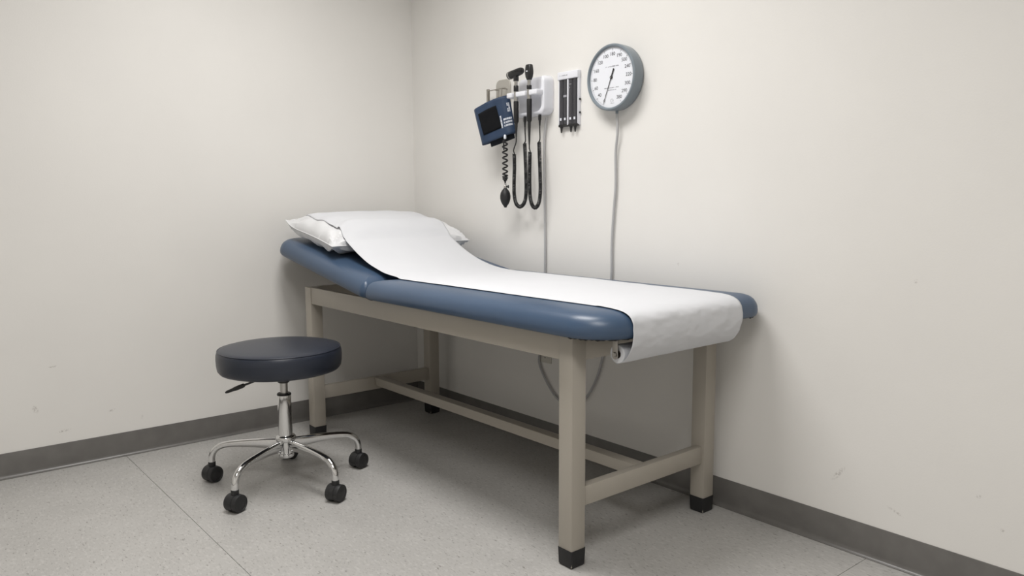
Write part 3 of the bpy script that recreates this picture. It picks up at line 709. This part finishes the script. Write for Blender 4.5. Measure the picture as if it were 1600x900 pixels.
loops_mesh(bm, loops, True, True, True); obj('head', bm, 'black', oph)
bm = BM(); lathe(bm, [(0.0052, 0.0), (0.0052, 0.0016), (0.0034, 0.0020)], 16, Matrix.Translation((OPX + 0.001, IY - 0.0128, zb_ + H_ * 0.55)) @ RY @ Matrix.Diagonal((1, .45, 1, 1))); obj('aperture', bm, 'white', oph)

# ------------------------------------------------------------------ specula dispenser
DXL, DXR, DZ0, DZ1, DY = on_y(871.5, 150, -0.02).x, 1.246, 1.372, 1.592, 0.018
disp = thing('specula_dispenser', 'smoked tube dispenser with white cap beside the round dial', 'dispenser', ((DXL + DXR) / 2, 0, DZ0))
dw = (DXR - DXL) / 2; dh = DZ1 - DZ0
bm = BM(); box(bm, -dw, dw, -0.010, -0.0003, 0.004, dh - 0.002, 0.0015); obj('back_panel', bm, 'white', disp)
for a in (-dw, dw - 0.004):
    bm = BM(); box(bm, a, a + 0.004, -DY + 0.002, -0.009, 0.006, dh - 0.03, 0.0012); obj('side_rail', bm, 'white', disp)
bm = BM(); box(bm, -0.0035, 0.0025, -DY - 0.001, -0.009, 0.006, dh - 0.03, 0.001); obj('centre_rail', bm, 'white', disp)
bm = BM(); box(bm, -dw - 0.001, dw + 0.001, -DY - 0.004, -0.0003, dh - 0.031, dh, 0.003, 3); cap_ = obj('cap', bm, 'white', disp)
bm = BM(); smear(bm, Vector((0, -DY - 0.0041, dh - 0.017)), EX, EZ, NM, -0.045, 0.002, 0.0, 0.0035, 0.003); obj('cap_print', bm, 'faint', cap_, smooth=False)
tw = (dw - 0.0083) / 2; xs = [-dw + 0.0043, -dw + 0.0043 + tw, 0.0030, 0.0030 + tw]
for i, x0 in enumerate(xs):
    bm = BM(); l = []
    for z in (0.010, dh - 0.031):
        l.append([Vector((x0 + tw / 2 - tw / 2 * math.cos(PI * k / 12), -0.010 - (DY - 0.011) * (math.sin(PI * k / 12)) ** 0.35, z)) for k in range(13)])
    loops_mesh(bm, l, True, True, True); tb = obj('tube', bm, 'smoke', disp)
    bm = BM(); box(bm, x0 + tw * 0.28, x0 + tw * 0.66, -DY - 0.0004, -DY + 0.001, 0.026, 0.036, 0.0003); obj('size_label', bm, 'print', tb, smooth=False)
bm = BM(); box(bm, xs[1] + 0.003, xs[1] + tw - 0.003, -DY - 0.0004, -DY + 0.001, 0.118, 0.127, 0.0003); obj('tube_mark', bm, 'faint', disp, smooth=False)
bm = BM(); box(bm, xs[2] + 0.004, xs[2] + 0.017, -DY - 0.0004, -DY + 0.001, 0.166, 0.1685, 0.0003); obj('tube_mark', bm, 'faint', disp, smooth=False)
bm = BM(); lathe(bm, [(0.0028, 0), (0.0028, 0.001)], 12, Matrix.Translation((xs[2] + 0.006, -DY + 0.0004, 0.154)) @ RY); obj('tube_mark', bm, 'faint', disp, smooth=False)
bm = BM(); box(bm, -dw + 0.001, dw - 0.001, -DY + 0.001, -0.006, 0.0, 0.010, 0.001); obj('bottom_tray', bm, 'black', disp)
for i in (0, 2, 3):
    bm = BM(); lathe(bm, [(0.0022, -0.024), (0.0030, -0.020), (0.0050, -0.006), (0.0070, -0.003), (0.0070, 0.001)], 14, Matrix.Translation((xs[i] + tw / 2, -0.014, 0))); obj('speculum_tip', bm, 'black', disp)
for z in (0.105, 0.052):
    bm = BM(); lathe(bm, [(0.004, 0), (0.004, 0.004), (0.002, 0.0055)], 12, Matrix.Translation((dw - 0.0005, -0.006, z)) @ Matrix.Rotation(PI / 2, 4, 'Y')); obj('side_screw', bm, 'black', disp)

# ------------------------------------------------------------------ cuff holder and blood pressure cuff
bx = on_y(786, 142, -0.006)
ch = thing('cuff_holder', 'grey beige wall plate with wire hooks behind the blue cuff', 'holder', (bx.x, 0, bx.z))
bm = BM(); loops_mesh(bm, [rr_xz(-0.052, 0.050, -0.13, 0.050, (0.03, 0.026, 0.01, 0.01), -0.0003), rr_xz(-0.052, 0.050, -0.13, 0.050, (0.03, 0.026, 0.01, 0.01), -0.004), rr_xz(-0.052, 0.050, -0.13, 0.050, (0.03, 0.026, 0.01, 0.01), -0.006, 0.002)], True, True, True); obj('wall_plate', bm, 'holder', ch)
bm = BM(); tube(bm, [(-0.068, -0.035, 0.004), (0.052, -0.035, 0.006)], 0.0022, 8); tube(bm, [(0.03, -0.035, 0.005), (0.03, -0.004, 0.005)], 0.0022, 8)
tube(bm, [(-0.03, -0.035, 0.005), (-0.03, -0.004, 0.005)], 0.0022, 8); tube(bm, [(0.002, -0.035, 0.005), (0.006, -0.040, -0.03), (0.010, -0.045, -0.06)], 0.0022, 8); tube(bm, [(0.028, -0.035, 0.005), (0.030, -0.042, -0.05)], 0.0022, 8); obj('wire_hook', bm, 'nickel', ch)
bm = BM(); box(bm, -0.076, -0.064, -0.042, -0.030, -0.060, 0.012, 0.002); obj('hook_post', bm, 'nickel', ch)

TH = math.radians(25); HN = Vector((math.sin(TH), -math.cos(TH), 0)); HH = Vector((math.cos(TH), math.sin(TH), 0)); P0 = Vector((0.83, -0.10, 1.43))
cuff = thing('blood_pressure_cuff', 'folded blue blood pressure cuff with black patch, tube and bulb', 'blood pressure cuff', P0)
def CP(h, z, n): return HH * h + Vector((0, 0, z)) + HN * n
TL, TR, BR, BL = (-0.119, 0.039), (0.051, 0.096), (0.081, -0.066), (-0.079, -0.115)
def bil(s, t): return ((1 - s) * ((1 - t) * TL[0] + t * BL[0]) + s * ((1 - t) * TR[0] + t * BR[0]), (1 - s) * ((1 - t) * TL[1] + t * BL[1]) + s * ((1 - t) * TR[1] + t * BR[1]))
def front_n(s, t): return 0.004 * math.sin(PI * s) ** 0.5 * (1 + 0.6 * math.sin(3 * s + 4 * t)) - 0.020 * max(0, (s - 0.80) / 0.20) ** 2.2 - 0.010 * max(0, (0.10 - s) / 0.10) ** 2 + 0.0022 * noise.noise(Vector((s * 5, t * 5, 0.4)))
bm = BM(); NS, NT = 30, 18; loops = []
for it in range(NT + 1):
    t = it / NT; l = []
    for k in range(NS + 1):
        s_ = k / NS; h, z = bil(s_, t); top = 0.006 * math.sin(PI * s_) * (1 - t); l.append(CP(h, z + top, front_n(s_, t)))
    for k in range(NS + 1):
        s_ = 1 - k / NS; h, z = bil(s_, t)
        l.append(CP(h, z + 0.006 * math.sin(PI * s_) * (1 - t), -0.020 - 0.020 * math.sin(PI * s_) ** 0.5 * (0.35 + 0.65 * t)))
    loops.append(l)
loops_mesh(bm, loops, True, False, False)
cb = obj('cuff_body', bm, 'cuff', cuff); so_ = cb.modifiers.new('cloth', 'SOLIDIFY'); so_.thickness = 0.0028; so_.offset = -1
# inner bladder layer that hangs lower at the back
bm = BM(); loops = []
for it in range(9):
    t = it / 8; l = []
    for (s_, n) in [(0.20 + 0.72 * k / 12, -0.024) for k in range(13)] + [(0.92 - 0.72 * k / 12, -0.029) for k in range(13)]:
        h, z = bil(s_, 0.25 + 0.86 * t); l.append(CP(h, z, n - 0.004 * math.sin(PI * s_)))
    loops.append(l)
loops_mesh(bm, loops, True, True, True); obj('inner_bladder', bm, 'cuffin', cuff)
bm = BM(); Q = [(-0.090, 0.017), (-0.003, 0.048), (0.024, -0.044), (-0.064, -0.074)]; loops = []
def st_of(h, z):      # invert the bilinear map
    s_, t = 0.5, 0.5
    for _ in range(30):
        a = bil(s_, t); e = 1e-4; b1 = bil(s_ + e, t); b2 = bil(s_, t + e)
        J = ((b1[0] - a[0]) / e, (b2[0] - a[0]) / e, (b1[1] - a[1]) / e, (b2[1] - a[1]) / e); D = J[0] * J[3] - J[1] * J[2]
        dx, dz = h - a[0], z - a[1]; s_ += (J[3] * dx - J[1] * dz) / D; t += (-J[2] * dx + J[0] * dz) / D
    return s_, t
def on_cuff(h, z, lift): s_, t = st_of(h, z); return CP(h, z + 0.006 * math.sin(PI * s_) * (1 - t), front_n(s_, t) + lift)
rowsA = []
for i in range(11):
    r_ = []
    for j in range(11):
        a, b = j / 10, i / 10
        h = (1 - a) * ((1 - b) * Q[0][0] + b * Q[3][0]) + a * ((1 - b) * Q[1][0] + b * Q[2][0]); z = (1 - a) * ((1 - b) * Q[0][1] + b * Q[3][1]) + a * ((1 - b) * Q[1][1] + b * Q[2][1])
        r_.append(on_cuff(h, z, 0.0016))
    rowsA.append(r_)
loops_mesh(bm, rowsA, False); pa = obj('loop_patch', bm, 'velcro', cuff); so_ = pa.modifiers.new('thick', 'SOLIDIFY'); so_.thickness = 0.0014; so_.offset = 0
# printed white text blocks (unreadable at this size)
bm = BM(); ed = Vector((0.170, 0.057)).normalized(); ev = Vector((0.030, -0.162)).normalized()
def cuff_strokes(s0, s1, t0, t1, rows_, step, vertical=False):
    for r_ in range(rows_):
        k = 0.0
        while k < 1:
            wdt = random.uniform(0.5, 0.85) * step
            if vertical: sa, sb, ta, tb = s0 + (s1 - s0) * (r_ + 0.1) / rows_, s0 + (s1 - s0) * (r_ + 0.9) / rows_, t0 + (t1 - t0) * k, t0 + (t1 - t0) * min(1, k + wdt)
            else: sa, sb, ta, tb = s0 + (s1 - s0) * k, s0 + (s1 - s0) * min(1, k + wdt), t0 + (t1 - t0) * (r_ + 0.12) / rows_, t0 + (t1 - t0) * (r_ + 0.72) / rows_
            if random.random() > 0.08:
                q = [on_cuff(*bil(a, b), 0.0006) for a, b in ((sa, tb), (sb, tb), (sb, ta), (sa, ta))]
                prism(bm, q, HN * 0.0004)
            k += step
bm = BM(); cuff_strokes(0.685, 0.735, 0.47, 0.79, 1, 0.11, True); obj('printed_text', bm, 'print', cuff, smooth=False)['kind'] = 'stuff'
bm = BM(); cuff_strokes(0.775, 0.975, 0.555, 0.80, 3, 0.075); obj('printed_text', bm, 'print', cuff, smooth=False)['kind'] = 'stuff'
bm = BM(); cuff_strokes(0.915, 0.975, 0.19, 0.42, 2, 0.12, True); obj('printed_text', bm, 'print', cuff, smooth=False)['kind'] = 'stuff'
# tube, valve and bulb: hanging straight down from the lower edge
con = CP(0.039, -0.079, 0.002)
bm = BM(); lathe(bm, [(0.003, -0.014), (0.0052, -0.012), (0.0060, -0.004), (0.0050, 0.003), (0.002, 0.006)], 14, Matrix.Translation(con)); obj('connector', bm, 'print', cuff)
bm = BM(); zt = con.z - 0.012; zb = zt - 0.185
path = []
def lerp(a, b, f): return a + (b - a) * f
n = 260
for i in range(n + 1):
    f = i / n; turns = 8.0 * f + 3.0 * max(0, f - 0.8) * 4 * max(0, f - 0.8) * 5
    R_ = 0.0100 * min(1, f * 10, (1 - f) * 14 + 0.05)
    path.append(Vector((con.x - 0.0005 + R_ * math.cos(2 * PI * turns), con.y + R_ * math.sin(2 * PI * turns), lerp(zt + 0.004, zb, f))))
path.append(Vector((con.x, con.y, zb - 0.012)))
tube(bm, path, 0.0036, 8); obj('coiled_tube', bm, 'cap', cuff)
bm = BM(); tube(bm, [con + Vector((-0.008, 0, -0.004)), con + Vector((-0.0105, 0, -0.03)), con + Vector((-0.0105, 0.002, -0.06))], 0.0028, 8); obj('tube_end', bm, 'cap', cuff)
bm = BM(); lathe(bm, [(0.0045, 0.0), (0.0055, -0.003), (0.0040, -0.007), (0.0062, -0.010), (0.0068, -0.018), (0.0050, -0.022)], 16, Matrix.Translation((con.x, con.y, zb - 0.008))); valve = obj('valve', bm, 'steel', cuff)
bm = BM(); lathe(bm, [(0.0035, 0.0), (0.0035, 0.004), (0.0068, 0.0045), (0.0072, 0.009), (0.0055, 0.011)], 16, Matrix.Translation((con.x + 0.004, con.y + 0.004, zb - 0.021)) @ Matrix.Rotation(math.radians(50), 4, 'Z') @ Matrix.Rotation(PI / 2, 4, 'Y')); obj('valve_knob', bm, 'black', valve)
bm = BM(); zb2 = zb - 0.028
lathe(bm, [(0.0050, 0.001), (0.0065, -0.002), (0.0125, -0.010), (0.0172, -0.021), (0.0192, -0.034), (0.0188, -0.046), (0.0160, -0.059), (0.0115, -0.070), (0.0068, -0.0775), (0.0052, -0.080), (0.0052, -0.084), (0.003, -0.0845)], 28, Matrix.Translation((con.x, con.y, zb2)) @ Matrix.Diagonal((1.2, 1.2, 1, 1))); obj('bulb', bm, 'cap', cuff)
